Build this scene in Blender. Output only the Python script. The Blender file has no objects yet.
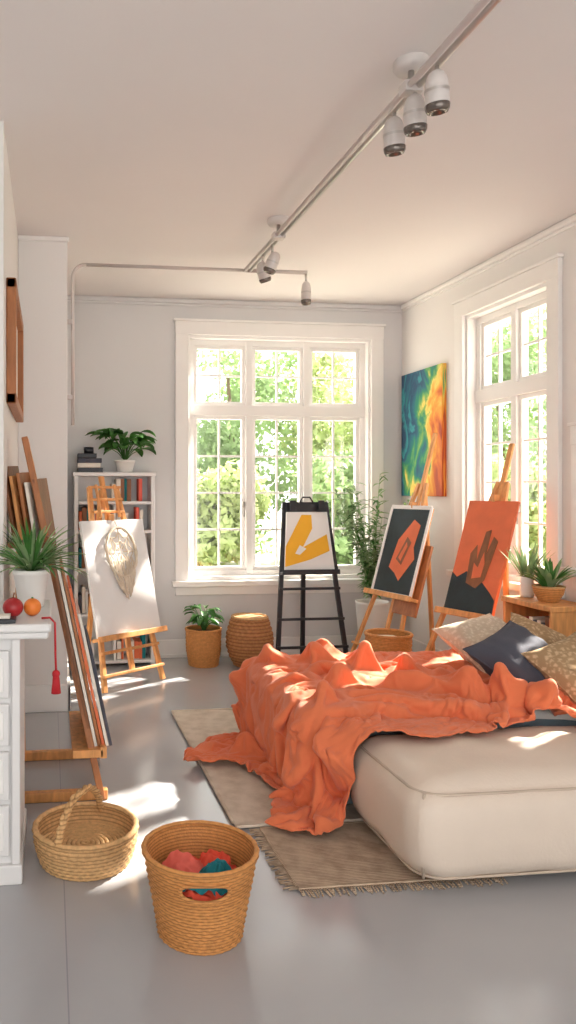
import bpy, bmesh, math, random
from mathutils import Vector, Matrix, Euler, noise
random.seed(7)
scene = bpy.context.scene
COL = scene.collection

def lin(c):
    return c/12.92 if c <= 0.04045 else ((c+0.055)/1.055)**2.4
def rgb(r, g, b):
    return (lin(r/255), lin(g/255), lin(b/255), 1)

# ------------------------------------------------------------ materials
def mat(name, col, rough=0.6, metal=0.0, var=0.08, scale=8.0, bump=0.0, bscale=60.0, stretch=(1,1,1), sheen=0.0, trans=0.0, coat=0.0, rows=0):
    m = bpy.data.materials.new(name); m.use_nodes = True
    nt = m.node_tree; n = nt.nodes; l = nt.links
    bs = n['Principled BSDF']
    tc = n.new('ShaderNodeTexCoord'); mp = n.new('ShaderNodeMapping')
    mp.inputs['Scale'].default_value = stretch
    l.new(tc.outputs['Object'], mp.inputs['Vector'])
    nz = n.new('ShaderNodeTexNoise'); nz.inputs['Scale'].default_value = scale; nz.inputs['Detail'].default_value = 5
    l.new(mp.outputs[0], nz.inputs['Vector'])
    cr = n.new('ShaderNodeValToRGB')
    a = tuple(max(0, x*(1-var)) for x in col[:3])+(1,)
    b = tuple(min(1, x*(1+var)) for x in col[:3])+(1,)
    cr.color_ramp.elements[0].position = .3; cr.color_ramp.elements[1].position = .7
    cr.color_ramp.elements[0].color = a; cr.color_ramp.elements[1].color = b
    l.new(nz.outputs['Fac'], cr.inputs[0]); colout = cr.outputs[0]
    if rows:   # darkens between weave strands: gap shade painted into the colour
        wv = n.new('ShaderNodeTexWave'); wv.bands_direction = 'Z'; wv.inputs['Scale'].default_value = rows; wv.inputs['Distortion'].default_value = .6
        l.new(tc.outputs['Object'], wv.inputs['Vector'])
        c2 = n.new('ShaderNodeValToRGB'); c2.color_ramp.elements[0].color = (.5,.42,.34,1); c2.color_ramp.elements[1].color = (1,1,1,1); c2.color_ramp.elements[1].position = .55
        l.new(wv.outputs['Fac'], c2.inputs[0])
        mx = n.new('ShaderNodeMixRGB'); mx.blend_type = 'MULTIPLY'; mx.inputs[0].default_value = .8
        l.new(cr.outputs[0], mx.inputs[1]); l.new(c2.outputs[0], mx.inputs[2]); colout = mx.outputs[0]
    l.new(colout, bs.inputs['Base Color'])
    bs.inputs['Roughness'].default_value = rough; bs.inputs['Metallic'].default_value = metal
    if sheen: bs.inputs['Sheen Weight'].default_value = sheen
    if coat: bs.inputs['Coat Weight'].default_value = coat
    if bump:
        n2 = n.new('ShaderNodeTexNoise'); n2.inputs['Scale'].default_value = bscale; n2.inputs['Detail'].default_value = 4
        l.new(mp.outputs[0], n2.inputs['Vector'])
        bp = n.new('ShaderNodeBump'); bp.inputs['Strength'].default_value = bump; bp.inputs['Distance'].default_value = .01
        l.new(n2.outputs['Fac'], bp.inputs['Height']); l.new(bp.outputs[0], bs.inputs['Normal'])
    if trans:
        out = n['Material Output']; tr = n.new('ShaderNodeBsdfTranslucent'); mx = n.new('ShaderNodeMixShader')
        l.new(cr.outputs[0], tr.inputs['Color']); mx.inputs[0].default_value = trans
        l.new(bs.outputs[0], mx.inputs[1]); l.new(tr.outputs[0], mx.inputs[2]); l.new(mx.outputs[0], out.inputs['Surface'])
    return m

M = {}
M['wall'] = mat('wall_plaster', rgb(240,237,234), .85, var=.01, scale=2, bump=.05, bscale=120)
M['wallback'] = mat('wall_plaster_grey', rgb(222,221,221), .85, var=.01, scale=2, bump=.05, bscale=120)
M['ceil'] = mat('ceiling_paint', rgb(236,231,229), .9, var=.01, scale=1.5)
M['trim'] = mat('trim_white', rgb(246,244,241), .45, var=.01)
M['wood'] = mat('light_wood', rgb(220,156,94), .5, var=.22, scale=10, stretch=(4,4,.7), bump=.1)
M['woodd'] = mat('dark_wood', rgb(132,84,50), .5, var=.25, scale=10, stretch=(4,4,.7), bump=.1)
M['woodm'] = mat('mid_wood', rgb(172,110,66), .5, var=.2, scale=10, stretch=(4,4,.7), bump=.1)
M['black'] = mat('black_paint', rgb(32,32,40), .4)
M['white'] = mat('white_lacquer', rgb(232,231,230), .4, var=.01)
M['canvas'] = mat('white_canvas', rgb(242,242,242), .8, var=.01, bump=.15, bscale=300)
M['cream'] = mat('cream_yarn', rgb(226,212,192), .9, var=.06, bump=.3, bscale=150)
M['paper'] = mat('cream_paper', rgb(238,230,218), .8, var=.03)
M['wick'] = mat('wicker', rgb(210,146,82), .65, var=.14, scale=60, bump=.3, bscale=160, rows=31)
M['wickd'] = mat('wicker_brown', rgb(184,126,78), .7, var=.16, scale=60, bump=.3, bscale=160, rows=12)
M['wickl'] = mat('wicker_light', rgb(222,178,124), .7, var=.16, scale=60, bump=.3, bscale=160, rows=22)
M['leaf'] = mat('leaf_green', rgb(76,130,60), .45, var=.35, scale=9, trans=.25)
M['leaf2'] = mat('leaf_light_green', rgb(148,178,126), .5, var=.25, scale=9, trans=.3)
M['soil'] = mat('soil', rgb(70,50,36), .95, bump=.5)
M['pot'] = mat('white_ceramic', rgb(236,234,230), .35, var=.02)
M['orange'] = mat('coral_fabric', rgb(232,124,80), .85, var=.05, scale=6, bump=.2, bscale=260, sheen=.2)
M['mattress'] = mat('blue_grey_fabric', rgb(120,140,150), .9, bump=.3, bscale=200)
M['sheet'] = mat('white_sheet', rgb(236,230,224), .9, var=.03, bump=.2, bscale=60)
M['ott'] = mat('cream_leather', rgb(228,212,196), .46, var=.02, bump=.12, bscale=90)
M['seam'] = mat('leather_piping', rgb(202,184,166), .5)
M['navy'] = mat('slate_fabric', rgb(78,80,92), .9, bump=.3, bscale=250)
M['chrome'] = mat('brushed_nickel', rgb(205,200,196), .28, metal=.9, var=.03)
M['lampw'] = mat('lamp_enamel', rgb(218,211,207), .35, var=.02)
M['lens'] = mat('lamp_lens', rgb(120,112,106), .15, metal=.6)
M['rail'] = mat('rail_paint', rgb(206,196,193), .35, metal=.3, var=.02)
M['terra'] = mat('terracotta_paint', rgb(228,120,80), .75, var=.08, bump=.2, bscale=100)
M['teal'] = mat('dark_teal_paint', rgb(36,52,58), .7, var=.25, bump=.2, bscale=100)
M['yellow'] = mat('yellow_paint', rgb(248,186,48), .7, var=.04)
M['red'] = mat('red_thread', rgb(190,36,44), .7)
M['apple'] = mat('apple_red', rgb(170,36,40), .35, var=.3, scale=14)
M['orangef'] = mat('orange_peel', rgb(236,130,50), .45, bump=.2, bscale=200)
M['cloth_r'] = mat('cloth_coral', rgb(232,84,60), .85, bump=.3, bscale=160)
M['cloth_t'] = mat('cloth_teal', rgb(24,120,130), .85, bump=.3, bscale=160)
M['pink'] = mat('cloth_pink', rgb(236,110,95), .85)
M['trunk'] = mat('bark', rgb(120,100,80), .9)
M['gold'] = mat('brass_knob', rgb(150,140,130), .3, metal=.9)
M['foliage'] = mat('garden_foliage', rgb(186,200,142), .7, var=.3, scale=1.0, trans=.5)  # both foliage colours paled to stand in for outdoor haze
M['foliage2'] = mat('garden_foliage_dark', rgb(156,182,128), .7, var=.3, scale=1.0, trans=.45)
M['grass'] = mat('pale_ground', rgb(202,199,184), .9, var=.1)  # pale neutral instead of lawn green, keeps green bounce off the ceiling

def glass_mat():
    m = bpy.data.materials.new('window_glass'); m.use_nodes = True
    nt = m.node_tree; n = nt.nodes; l = nt.links
    n.remove(n['Principled BSDF'])
    t = n.new('ShaderNodeBsdfTransparent'); g = n.new('ShaderNodeBsdfGlossy'); g.inputs['Roughness'].default_value = .02
    mx = n.new('ShaderNodeMixShader'); mx.inputs[0].default_value = .05
    l.new(t.outputs[0], mx.inputs[1]); l.new(g.outputs[0], mx.inputs[2]); l.new(mx.outputs[0], n['Material Output'].inputs['Surface'])
    return m
M['glass'] = glass_mat()

def floor_mat():
    m = bpy.data.materials.new('painted_concrete_floor'); m.use_nodes = True
    nt = m.node_tree; n = nt.nodes; l = nt.links; bs = n['Principled BSDF']
    tc = n.new('ShaderNodeTexCoord'); mp = n.new('ShaderNodeMapping')
    mp.inputs['Location'].default_value = (-.05, .2, 0)
    l.new(tc.outputs['Object'], mp.inputs['Vector'])
    br = n.new('ShaderNodeTexBrick'); br.offset = 0; br.inputs['Scale'].default_value = 1
    br.inputs['Brick Width'].default_value = 3.3; br.inputs['Row Height'].default_value = 9
    br.inputs['Mortar Size'].default_value = .003; br.inputs['Mortar Smooth'].default_value = .6
    br.inputs['Color1'].default_value = rgb(178,179,182); br.inputs['Color2'].default_value = rgb(179,180,183)
    br.inputs['Mortar'].default_value = rgb(156,157,162)
    l.new(mp.outputs[0], br.inputs['Vector'])
    nz = n.new('ShaderNodeTexNoise'); nz.inputs['Scale'].default_value = 1.3; nz.inputs['Detail'].default_value = 4; nz.inputs['Roughness'].default_value = .5
    l.new(tc.outputs['Object'], nz.inputs['Vector'])
    cr = n.new('ShaderNodeValToRGB'); cr.color_ramp.elements[0].color = (.90,.90,.91,1); cr.color_ramp.elements[1].color = (1,1,1,1)
    cr.color_ramp.elements[0].position = .3; cr.color_ramp.elements[1].position = .7
    l.new(nz.outputs['Fac'], cr.inputs[0])
    mx = n.new('ShaderNodeMixRGB'); mx.blend_type = 'MULTIPLY'; mx.inputs[0].default_value = 1
    l.new(br.outputs['Color'], mx.inputs[1]); l.new(cr.outputs[0], mx.inputs[2]); l.new(mx.outputs[0], bs.inputs['Base Color'])
    r = n.new('ShaderNodeMapRange'); r.inputs['To Min'].default_value = .13; r.inputs['To Max'].default_value = .22
    l.new(nz.outputs['Fac'], r.inputs['Value']); l.new(r.outputs[0], bs.inputs['Roughness'])
    bs.inputs['Coat Weight'].default_value = .3; bs.inputs['Coat Roughness'].default_value = .12
    return m
M['floor'] = floor_mat()

def rug_mat(name, c1, c2, sc=90):
    m = bpy.data.materials.new(name); m.use_nodes = True
    nt = m.node_tree; n = nt.nodes; l = nt.links; bs = n['Principled BSDF']
    tc = n.new('ShaderNodeTexCoord')
    w = n.new('ShaderNodeTexWave'); w.inputs['Scale'].default_value = sc/3; w.inputs['Distortion'].default_value = 2.5; w.inputs['Detail'].default_value = 3; w.bands_direction = 'Y'
    nz = n.new('ShaderNodeTexNoise'); nz.inputs['Scale'].default_value = 14; nz.inputs['Detail'].default_value = 8
    l.new(tc.outputs['Object'], w.inputs['Vector']); l.new(tc.outputs['Object'], nz.inputs['Vector'])
    ad = n.new('ShaderNodeMath'); ad.operation = 'MULTIPLY_ADD'; ad.inputs[1].default_value = .35
    l.new(w.outputs['Fac'], ad.inputs[0]); l.new(nz.outputs['Fac'], ad.inputs[2])
    cr = n.new('ShaderNodeValToRGB'); cr.color_ramp.elements[0].color = c1; cr.color_ramp.elements[1].color = c2
    cr.color_ramp.elements[0].position = .4; cr.color_ramp.elements[1].position = .85
    l.new(ad.outputs[0], cr.inputs[0]); l.new(cr.outputs[0], bs.inputs['Base Color']); bs.inputs['Roughness'].default_value = .95
    bp = n.new('ShaderNodeBump'); bp.inputs['Strength'].default_value = .6; bp.inputs['Distance'].default_value = .01
    l.new(ad.outputs[0], bp.inputs['Height']); l.new(bp.outputs[0], bs.inputs['Normal'])
    return m
M['rug1'] = rug_mat('rug_cream', rgb(196,180,160), rgb(230,217,200))
M['rug2'] = rug_mat('rug_taupe', rgb(150,128,108), rgb(204,182,158))
def damask(name, c1, c2):
    m = bpy.data.materials.new(name); m.use_nodes = True
    nt = m.node_tree; n = nt.nodes; l = nt.links; bs = n['Principled BSDF']
    tc = n.new('ShaderNodeTexCoord'); v = n.new('ShaderNodeTexVoronoi'); v.inputs['Scale'].default_value = 48; v.distance='CHEBYCHEV'
    nz = n.new('ShaderNodeTexNoise'); nz.inputs['Scale'].default_value = 50
    l.new(tc.outputs['Object'], v.inputs['Vector']); l.new(tc.outputs['Object'], nz.inputs['Vector'])
    ad = n.new('ShaderNodeMath'); ad.operation='MULTIPLY_ADD'; ad.inputs[1].default_value=.5; l.new(nz.outputs['Fac'], ad.inputs[0]); l.new(v.outputs['Distance'], ad.inputs[2])
    cr = n.new('ShaderNodeValToRGB'); cr.color_ramp.elements[0].color=c1; cr.color_ramp.elements[1].color=c2
    cr.color_ramp.elements[0].position=.42; cr.color_ramp.elements[1].position=.68
    l.new(ad.outputs[0], cr.inputs[0]); l.new(cr.outputs[0], bs.inputs['Base Color']); bs.inputs['Roughness'].default_value=.9
    return m
M['pat'] = damask('pillow_pattern', rgb(208,180,144), rgb(168,138,102))
M['pat2'] = damask('pillow_pattern_light', rgb(230,216,198), rgb(208,190,168))

def swirl_mat():
    m = bpy.data.materials.new('abstract_painting'); m.use_nodes = True
    nt = m.node_tree; n = nt.nodes; l = nt.links; bs = n['Principled BSDF']
    tc = n.new('ShaderNodeTexCoord')
    nz = n.new('ShaderNodeTexNoise'); nz.inputs['Scale'].default_value = 3.2; nz.inputs['Detail'].default_value = 7; nz.inputs['Distortion'].default_value = .7
    l.new(tc.outputs['Generated'], nz.inputs['Vector'])
    sp = n.new('ShaderNodeSeparateXYZ'); l.new(tc.outputs['Generated'], sp.inputs[0])
    m1 = n.new('ShaderNodeMath'); m1.operation='MULTIPLY_ADD'; m1.inputs[1].default_value=.62
    l.new(sp.outputs['Y'], m1.inputs[0])
    m2 = n.new('ShaderNodeMath'); m2.operation='MULTIPLY_ADD'; m2.inputs[1].default_value=.30
    l.new(sp.outputs['Z'], m2.inputs[0]); m2.inputs[2].default_value=-.60
    l.new(m2.outputs[0], m1.inputs[2])
    ad = n.new('ShaderNodeMath'); ad.operation = 'MULTIPLY_ADD'; ad.inputs[1].default_value = 1.35
    l.new(nz.outputs['Fac'], ad.inputs[0]); l.new(m1.outputs[0], ad.inputs[2])
    cr = n.new('ShaderNodeValToRGB'); e = cr.color_ramp.elements
    e[0].position = .08; e[0].color = rgb(190,76,34)
    e[1].position = 1.0; e[1].color = rgb(24,66,100)
    for p, c in ((.20,rgb(234,124,44)),(.32,rgb(250,176,60)),(.43,rgb(250,222,110)),(.50,rgb(120,176,90)),(.58,rgb(36,140,104)),(.67,rgb(22,106,124)),(.78,rgb(22,66,104)),(.88,rgb(50,150,156))):
        x = e.new(p); x.color = c
    l.new(ad.outputs[0], cr.inputs[0]); l.new(cr.outputs[0], bs.inputs['Base Color']); bs.inputs['Roughness'].default_value = .6
    return m
M['swirl'] = swirl_mat()

# ------------------------------------------------------------ mesh builder
class B:
    def __init__(s, name):
        s.name = name; s.v = []; s.f = []; s.mi = []; s.sm = []; s.mats = []
    def add(s, vs, fs, m, smooth=False):
        mm = M[m]
        if mm not in s.mats: s.mats.append(mm)
        k = s.mats.index(mm); o = len(s.v)
        s.v += [tuple(x) for x in vs]
        for f in fs:
            s.f.append(tuple(i+o for i in f)); s.mi.append(k); s.sm.append(smooth)
    def addbm(s, bm, m, smooth=False):
        bm.verts.ensure_lookup_table(); bm.verts.index_update()
        s.add([v.co.copy() for v in bm.verts], [[v.index for v in f.verts] for f in bm.faces], m, smooth); bm.free()
    def box(s, lo, hi, m, bev=.004, rot=None, seg=2):
        lo = Vector(lo); hi = Vector(hi); c = (lo+hi)/2; d = hi-lo
        bm = bmesh.new(); bmesh.ops.create_cube(bm, size=1)
        bmesh.ops.scale(bm, vec=(abs(d.x),abs(d.y),abs(d.z)), verts=bm.verts)
        b = min(bev, min(abs(d.x),abs(d.y),abs(d.z))*.4)
        if b > 0: bmesh.ops.bevel(bm, geom=bm.edges[:], offset=b, segments=seg, affect='EDGES', profile=.5)
        mt = Matrix.Translation(c) @ (rot.to_4x4() if rot else Matrix.Identity(4))
        bmesh.ops.transform(bm, matrix=mt, verts=bm.verts); s.addbm(bm, m)
    def beam(s, p0, p1, w, d, m, side=(1,0,0), bev=.004):
        p0 = Vector(p0); p1 = Vector(p1); z = (p1-p0); L = z.length; z.normalize()
        x = Vector(side); x = (x - z*x.dot(z)); x.normalize(); y = z.cross(x)
        R = Matrix((x,y,z)).transposed()
        c = (p0+p1)/2
        s.box(c-Vector((w/2,d/2,L/2)), c+Vector((w/2,d/2,L/2)), m, bev, R)
    def tube(s, pts, r, m, n=10, caps=True):
        pts = [Vector(p) for p in pts]; N = len(pts)
        rs = r if isinstance(r, (list,tuple)) else [r]*N
        vs = []; fs = []; prev = None
        for i, p in enumerate(pts):
            t = (pts[min(i+1,N-1)]-pts[max(i-1,0)]).normalized()
            if prev is None:
                a = Vector((0,0,1)) if abs(t.z) < .9 else Vector((1,0,0))
            else: a = prev
            x = (a - t*a.dot(t)).normalized(); prev = x; y = t.cross(x)
            for k in range(n):
                an = 2*math.pi*k/n; vs.append(p + (x*math.cos(an)+y*math.sin(an))*rs[i])
        for i in range(N-1):
            for k in range(n):
                k2 = (k+1)%n; fs.append((i*n+k, i*n+k2, (i+1)*n+k2, (i+1)*n+k))
        if caps:
            fs.append(tuple(range(n-1,-1,-1))); fs.append(tuple((N-1)*n+k for k in range(n)))
        s.add(vs, fs, m, True)
    def lathe(s, prof, c, m, n=40, axis=None, skip=None):
        c = Vector(c); vs = []; fs = []
        R = axis.to_matrix() if axis is not None else Matrix.Identity(3)
        for r, z in prof:
            for k in range(n):
                a = 2*math.pi*k/n; vs.append(c + R@Vector((r*math.cos(a), r*math.sin(a), z)))
        for i in range(len(prof)-1):
            for k in range(n):
                if skip and skip(2*math.pi*(k+.5)/n, (prof[i][1]+prof[i+1][1])/2): continue
                k2 = (k+1)%n; fs.append((i*n+k, i*n+k2, (i+1)*n+k2, (i+1)*n+k))
        s.add(vs, fs, m, True)
    def weave(s, prof, c, rows, N, amp, m, skip=None, inner=True):
        c = Vector(c); nr = rows*4; nt = N*4
        def rz(t):
            x = t*(len(prof)-1); i = min(int(x), len(prof)-2); f = x-i
            return prof[i][0]*(1-f)+prof[i+1][0]*f, prof[i][1]*(1-f)+prof[i+1][1]*f
        vs = []; fs = []
        for i in range(nr+1):
            t = i/nr; r, z = rz(t); row = int(t*rows-1e-6); fr = abs(math.sin(math.pi*t*rows))
            for k in range(nt):
                a = 2*math.pi*k/nt
                d = amp*(.35+.65*fr)*(.55+.45*math.cos(N*a+math.pi*row)) if i else 0
                vs.append(c+Vector(((r+d)*math.cos(a),(r+d)*math.sin(a),z)))
        for i in range(nr):
            z = rz((i+.5)/nr)[1]
            for k in range(nt):
                if skip and skip(2*math.pi*(k+.5)/nt, z): continue
                k2 = (k+1)%nt; fs.append((i*nt+k, i*nt+k2, (i+1)*nt+k2, (i+1)*nt+k))
        s.add(vs, fs, m, True)
        if inner:
            s.lathe([(max(r-.006,.001), z) for r, z in [rz(j/48) for j in range(49)]], c, m, 128, skip=skip)
            r0, z0 = prof[0]
            s.lathe([(0,z0+.004),(r0,z0+.004)], c, m, 64); s.lathe([(0,z0+.001),(r0,z0+.001)], c, m, 64)
    def torus(s, c, R, r, m, n=72, nr=10):
        c = Vector(c); vs = []; fs = []
        for i in range(n):
            a = 2*math.pi*i/n
            for k in range(nr):
                b = 2*math.pi*k/nr; rr = R+r*math.cos(b)*(1+.18*math.sin(a*24+b))
                vs.append(c+Vector((rr*math.cos(a), rr*math.sin(a), r*math.sin(b))))
        for i in range(n):
            for k in range(nr):
                i2 = (i+1)%n; k2 = (k+1)%nr; fs.append((i*nr+k, i2*nr+k, i2*nr+k2, i*nr+k2))
        s.add(vs, fs, m, True)
    def ball(s, c, r, m, sc=(1,1,1), nz=0, nf=3, sub=3):
        bm = bmesh.new(); bmesh.ops.create_icosphere(bm, subdivisions=sub, radius=1)
        c = Vector(c)
        for v in bm.verts:
            d = 1+nz*noise.noise(v.co*nf+c*3)
            v.co = Vector((v.co.x*r*sc[0]*d, v.co.y*r*sc[1]*d, v.co.z*r*sc[2]*d))+c
        s.addbm(bm, m, True)
    def leaf(s, base, dirv, L, W, droop, m, n=6, fold=.25):
        p = Vector(base); d = Vector(dirv).normalized(); vs = []; fs = []
        up = Vector((0,0,1)); sidev = d.cross(up)
        if sidev.length < .05: sidev = Vector((1,0,0))
        sidev.normalize(); st = L/n
        for i in range(n+1):
            t = i/n; w = W*math.sin(math.pi*min(1,(t*.93+.05)))**.8
            nrm = sidev.cross(d).normalized()
            vs += [p-sidev*w/2+nrm*w*fold, p.copy(), p+sidev*w/2+nrm*w*fold]
            p = p+d*st; d = (d+Vector((0,0,-droop/n))).normalized()
        for i in range(n):
            a = i*3; fs += [(a,a+1,a+4,a+3),(a+1,a+2,a+5,a+4)]
        s.add(vs, fs, m, True)
    def slab(s, bl, br, tl, tr, th, m, medge=None):
        bl,br,tl,tr = map(Vector,(bl,br,tl,tr)); n = (br-bl).cross(tl-bl).normalized()
        f = [bl,br,tr,tl]; k = [p-n*th for p in f]
        s.add(f, [(0,1,2,3)], m)
        s.add(f+k, [(7,6,5,4),(0,4,5,1),(1,5,6,2),(2,6,7,3),(3,7,4,0)], medge or m)
        return n
    def poly(s, quad, uv, off, m, th=.002):
        bl,br,tl,tr = map(Vector, quad); n = (br-bl).cross(tl-bl).normalized()
        P = [bl*(1-u)*(1-v)+br*u*(1-v)+tl*(1-u)*v+tr*u*v+n*(off+th) for u,v in uv]
        Q = [p-n*th for p in P]; k = len(P)
        s.add(P+Q, [tuple(range(k))]+[(i,i+k,(i+1)%k+k,(i+1)%k) for i in range(k)], m)
    def done(s, origin=None):
        me = bpy.data.meshes.new(s.name)
        if origin is None:
            xs=[v[0] for v in s.v]; ys=[v[1] for v in s.v]; zs=[v[2] for v in s.v]
            origin = ((min(xs)+max(xs))/2,(min(ys)+max(ys))/2,min(zs))
        o = Vector(origin)
        me.from_pydata([Vector(v)-o for v in s.v], [], s.f)
        for mm in s.mats: me.materials.append(mm)
        me.polygons.foreach_set('material_index', s.mi); me.polygons.foreach_set('use_smooth', s.sm)
        me.update()
        ob = bpy.data.objects.new(s.name, me); ob.location = o; COL.objects.link(ob); return ob

H = 3.0; YB = 6.2; XR = 3.04; XL = -.2; T = .2; YP = 4.78
# ------------------------------------------------------------ room shell
b = B('floor'); b.box((-1.8,-2.5,-.1),(XR+T,YB+T,0),'floor',0); b.done((0,0,0))
b = B('ceiling'); b.box((-1.8,-2.5,H),(XR+T,YB+T,H+.1),'ceil',0); b.done((0,0,H))

W1 = (1.15,2.75,.64,2.70)
W2 = (4.25,5.19,.80,2.68)
W3 = (3.34,3.92,.95,1.66)  # opening out of view, sized to throw sun on the ottoman
b = B('wall_back')
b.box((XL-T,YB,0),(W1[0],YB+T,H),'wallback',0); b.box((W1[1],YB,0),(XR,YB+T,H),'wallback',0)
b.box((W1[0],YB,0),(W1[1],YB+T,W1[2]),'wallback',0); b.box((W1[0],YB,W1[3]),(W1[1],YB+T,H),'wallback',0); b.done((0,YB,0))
b = B('wall_right')
ys = [-2.5,W3[0],W3[1],W2[0],W2[1],YB+T]
for i in (0,2,4): b.box((XR,ys[i],0),(XR+T,ys[i+1],H),'wall',0)
for w in (W2,W3):
    b.box((XR,w[0],0),(XR+T,w[1],w[2]),'wall',0); b.box((XR,w[0],w[3]),(XR+T,w[1],H),'wall',0)
b.done((XR,0,0))
b = B('wall_left')
b.box((XL-T,3.3,0),(XL,YB,H),'wall',0)
b.box((-1.6,3.3,0),(XL-T,3.5,H),'wall',0)
b.box((-1.8,-2.5,0),(-1.6,3.5,H),'wall',0)
b.done((XL,3.3,0))
b = B('wall_pilaster'); b.box((XL,YP,0),(.11,YB,H),'wall',.006); b.done((0,YP,0))

def window(name, mp, u0,u1,z0,z1, cols, zt, urows, lrows):
    b = B(name)
    def bx(ua,ub,za,zb,wa,wb,m='trim',bev=.004):
        p = mp(ua,za,wa); q = mp(ub,zb,wb)
        lo = [min(p[i],q[i]) for i in range(3)]; hi = [max(p[i],q[i]) for i in range(3)]
        b.box(lo,hi,m,bev)
    c = .11; e=.002
    bx(u0-c,u0,z0-.02,z1+c,.0,.03); bx(u1,u1+c,z0-.02,z1+c,0,.03); bx(u0-c-.002,u1+c+.002,z1,z1+c,0,.033)
    bx(u0-c-.015,u1+c+.015,z1+c,z1+c+.02,0,.045)
    bx(u0-c-.03,u1+c+.03,z0-.045,z0,-.0,.08); bx(u0-c,u1+c,z0-.12,z0-.045,0,.025)
    bx(u0,u0+.02,z0,z1,-.19,0,bev=0); bx(u1-.02,u1,z0,z1,-.19,0,bev=0); bx(u0,u1,z1-.022,z1,-.191,.001,bev=0); bx(u0,u1,z0,z0+.03,-.191,.001,bev=0)
    fu0=u0+.02; fu1=u1-.02; fz0=z0+.03; fz1=z1-.022; fr=.045; wa,wb=-.15,-.07
    bx(fu0,fu0+fr,fz0,fz1,wa,wb,bev=0); bx(fu1-fr,fu1,fz0,fz1,wa,wb,bev=0); bx(fu0,fu1,fz1-fr,fz1,wa-e,wb+e,bev=0); bx(fu0,fu1,fz0,fz0+fr,wa-e,wb+e,bev=0)
    if zt: bx(fu0,fu1,zt-.045,zt+.045,wa,wb+.012)
    iu0=fu0+fr; iu1=fu1-fr; mw=.06
    cw=(iu1-iu0-mw*(cols-1))/cols
    lights = ((fz0+fr,zt-.045,lrows),(zt+.045,fz1-fr,urows)) if zt else ((fz0+fr,fz1-fr,lrows),)
    for i in range(cols):
        a=iu0+i*(cw+mw); d=a+cw
        if i: bx(a-mw,a,fz0,fz1,wa,wb+.006)
        for (za,zb,rows) in lights:
            s=.03; w0,w1=-.135,-.085
            bx(a,a+s,za,zb,w0,w1); bx(d-s,d,za,zb,w0,w1); bx(a,d,za,za+s,w0-e,w1+e); bx(a,d,zb-s,zb,w0-e,w1+e)
            mz=.008
            um=(a+d)/2; bx(um-mz,um+mz,za+s,zb-s,-.122,-.098,bev=.002)
            for r in range(1,rows):
                zz=za+s+(zb-za-2*s)*r/rows; bx(a+s,d-s,zz-mz,zz+mz,-.121,-.099,bev=.002)
            bx(a+s,d-s,za+s,zb-s,-.112,-.108,'glass',0)
        bx(d-.024,d-.010,1.25,1.30,-.085,-.06,'gold'); bx(d-.020,d-.012,1.17,1.27,-.066,-.058,'gold')
    return b.done()
window('window_1', lambda u,z,w:(u,YB-w,z), *W1, 3, 2.08, 2, 4)
window('window_2', lambda u,z,w:(XR-w,u,z), *W2, 2, 2.08, 2, 4)
window('window_unseen', lambda u,z,w:(XR-w,u,z), *W3, 2, None, 2, 1)  # unseen window, added to let sun reach ottoman and bed

b = B('baseboard_back'); b.box((.11,YB-.02,0),(XR,YB,.15),'trim',.005); b.box((.11,YB-.028,0),(XR,YB,.03),'trim',.003); b.done()
b = B('baseboard_right'); b.box((XR-.02,-2.5,0),(XR,YB-.02,.15),'trim',.005); b.done()
b = B('baseboard_left'); b.box((XL,3.3,0),(XL+.02,YP-.02,.15),'trim',.005); b.box((XL,YP-.02,0),(.13,YP,.17),'trim',.005); b.box((.11,YP-.02,0),(.13,YB-.02,.17),'trim',.005); b.done()
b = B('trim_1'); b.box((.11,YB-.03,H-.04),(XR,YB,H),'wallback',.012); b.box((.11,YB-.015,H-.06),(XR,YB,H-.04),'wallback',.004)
b.box((XR-.03,-2.5,H-.04),(XR,YB-.03,H),'trim',.012); b.box((XR-.015,-2.5,H-.06),(XR,YB-.03,H-.04),'trim',.004)
b.box((XL,YP-.02,H-.03),(.12,YP,H),'trim',.006); b.done()

# ------------------------------------------------------------ ceiling track
b = B('ceiling_track_light')
zr = 2.9; xr = 1.34
b.tube([(xr-.018,.2,zr),(xr-.018,5.0,zr)],.012,'rail'); b.tube([(xr+.018,.2,zr),(xr+.018,5.0,zr)],.012,'chrome')
b.tube([(xr,5.0,zr),(1.76,5.0,zr)],.014,'rail')
arc = [(xr,5.0,zr)]+[(.24,5.0,zr)]+[(.24-.09*math.sin(a),5.0,zr-.09*(1-math.cos(a))) for a in [math.pi/2*i/8 for i in range(9)]]+[(.15,5.0,1.83)]
b.tube(arc,.012,'rail')
for z in (2.5,2.0): b.box((.11,4.985,z),(.15,5.015,z+.03),'rail')
for y in (4.3,2.66,1.0):
    b.lathe([(0,H-.035),(.055,H-.035),(.065,H-.02),(.065,H)],(xr,y,0),'lampw',36)
    b.tube([(xr,y,H-.03),(xr,y,zr)],.012,'chrome')
    b.box((xr-.035,y-.03,zr-.02),(xr+.035,y+.03,zr+.02),'lampw')
def spot(c, tilt=(0,0,0), r=.038, L=.13):
    x,y,z = c; b.tube([(x,y,zr-.01),(x,y,z+L*.45)],.008,'chrome')
    E = Euler(tilt)
    b.lathe([(0,L/2),(r*.35,L*.49),(r*.62,L*.44),(r*.82,L*.34),(r*.95,L*.18),(r,0),(r,-L*.3)],(x,y,z),'lampw',28,E)
    b.lathe([(r*1.0,-L*.3),(r*1.04,-L*.32),(r*1.0,-L*.42),(r*.85,-L/2),(r*.75,-L/2),(r*.6,-L*.44),(0,-L*.42)],(x,y,z),'lens',28,E)
    b.lathe([(r*1.03,L*.05),(r*1.03,-.02*L)],(x,y,z),'chrome',28,E)
for y in (2.49,2.65,2.82): spot((xr+.01,y,2.80),(.12,-.1,0),.041,.14)
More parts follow.
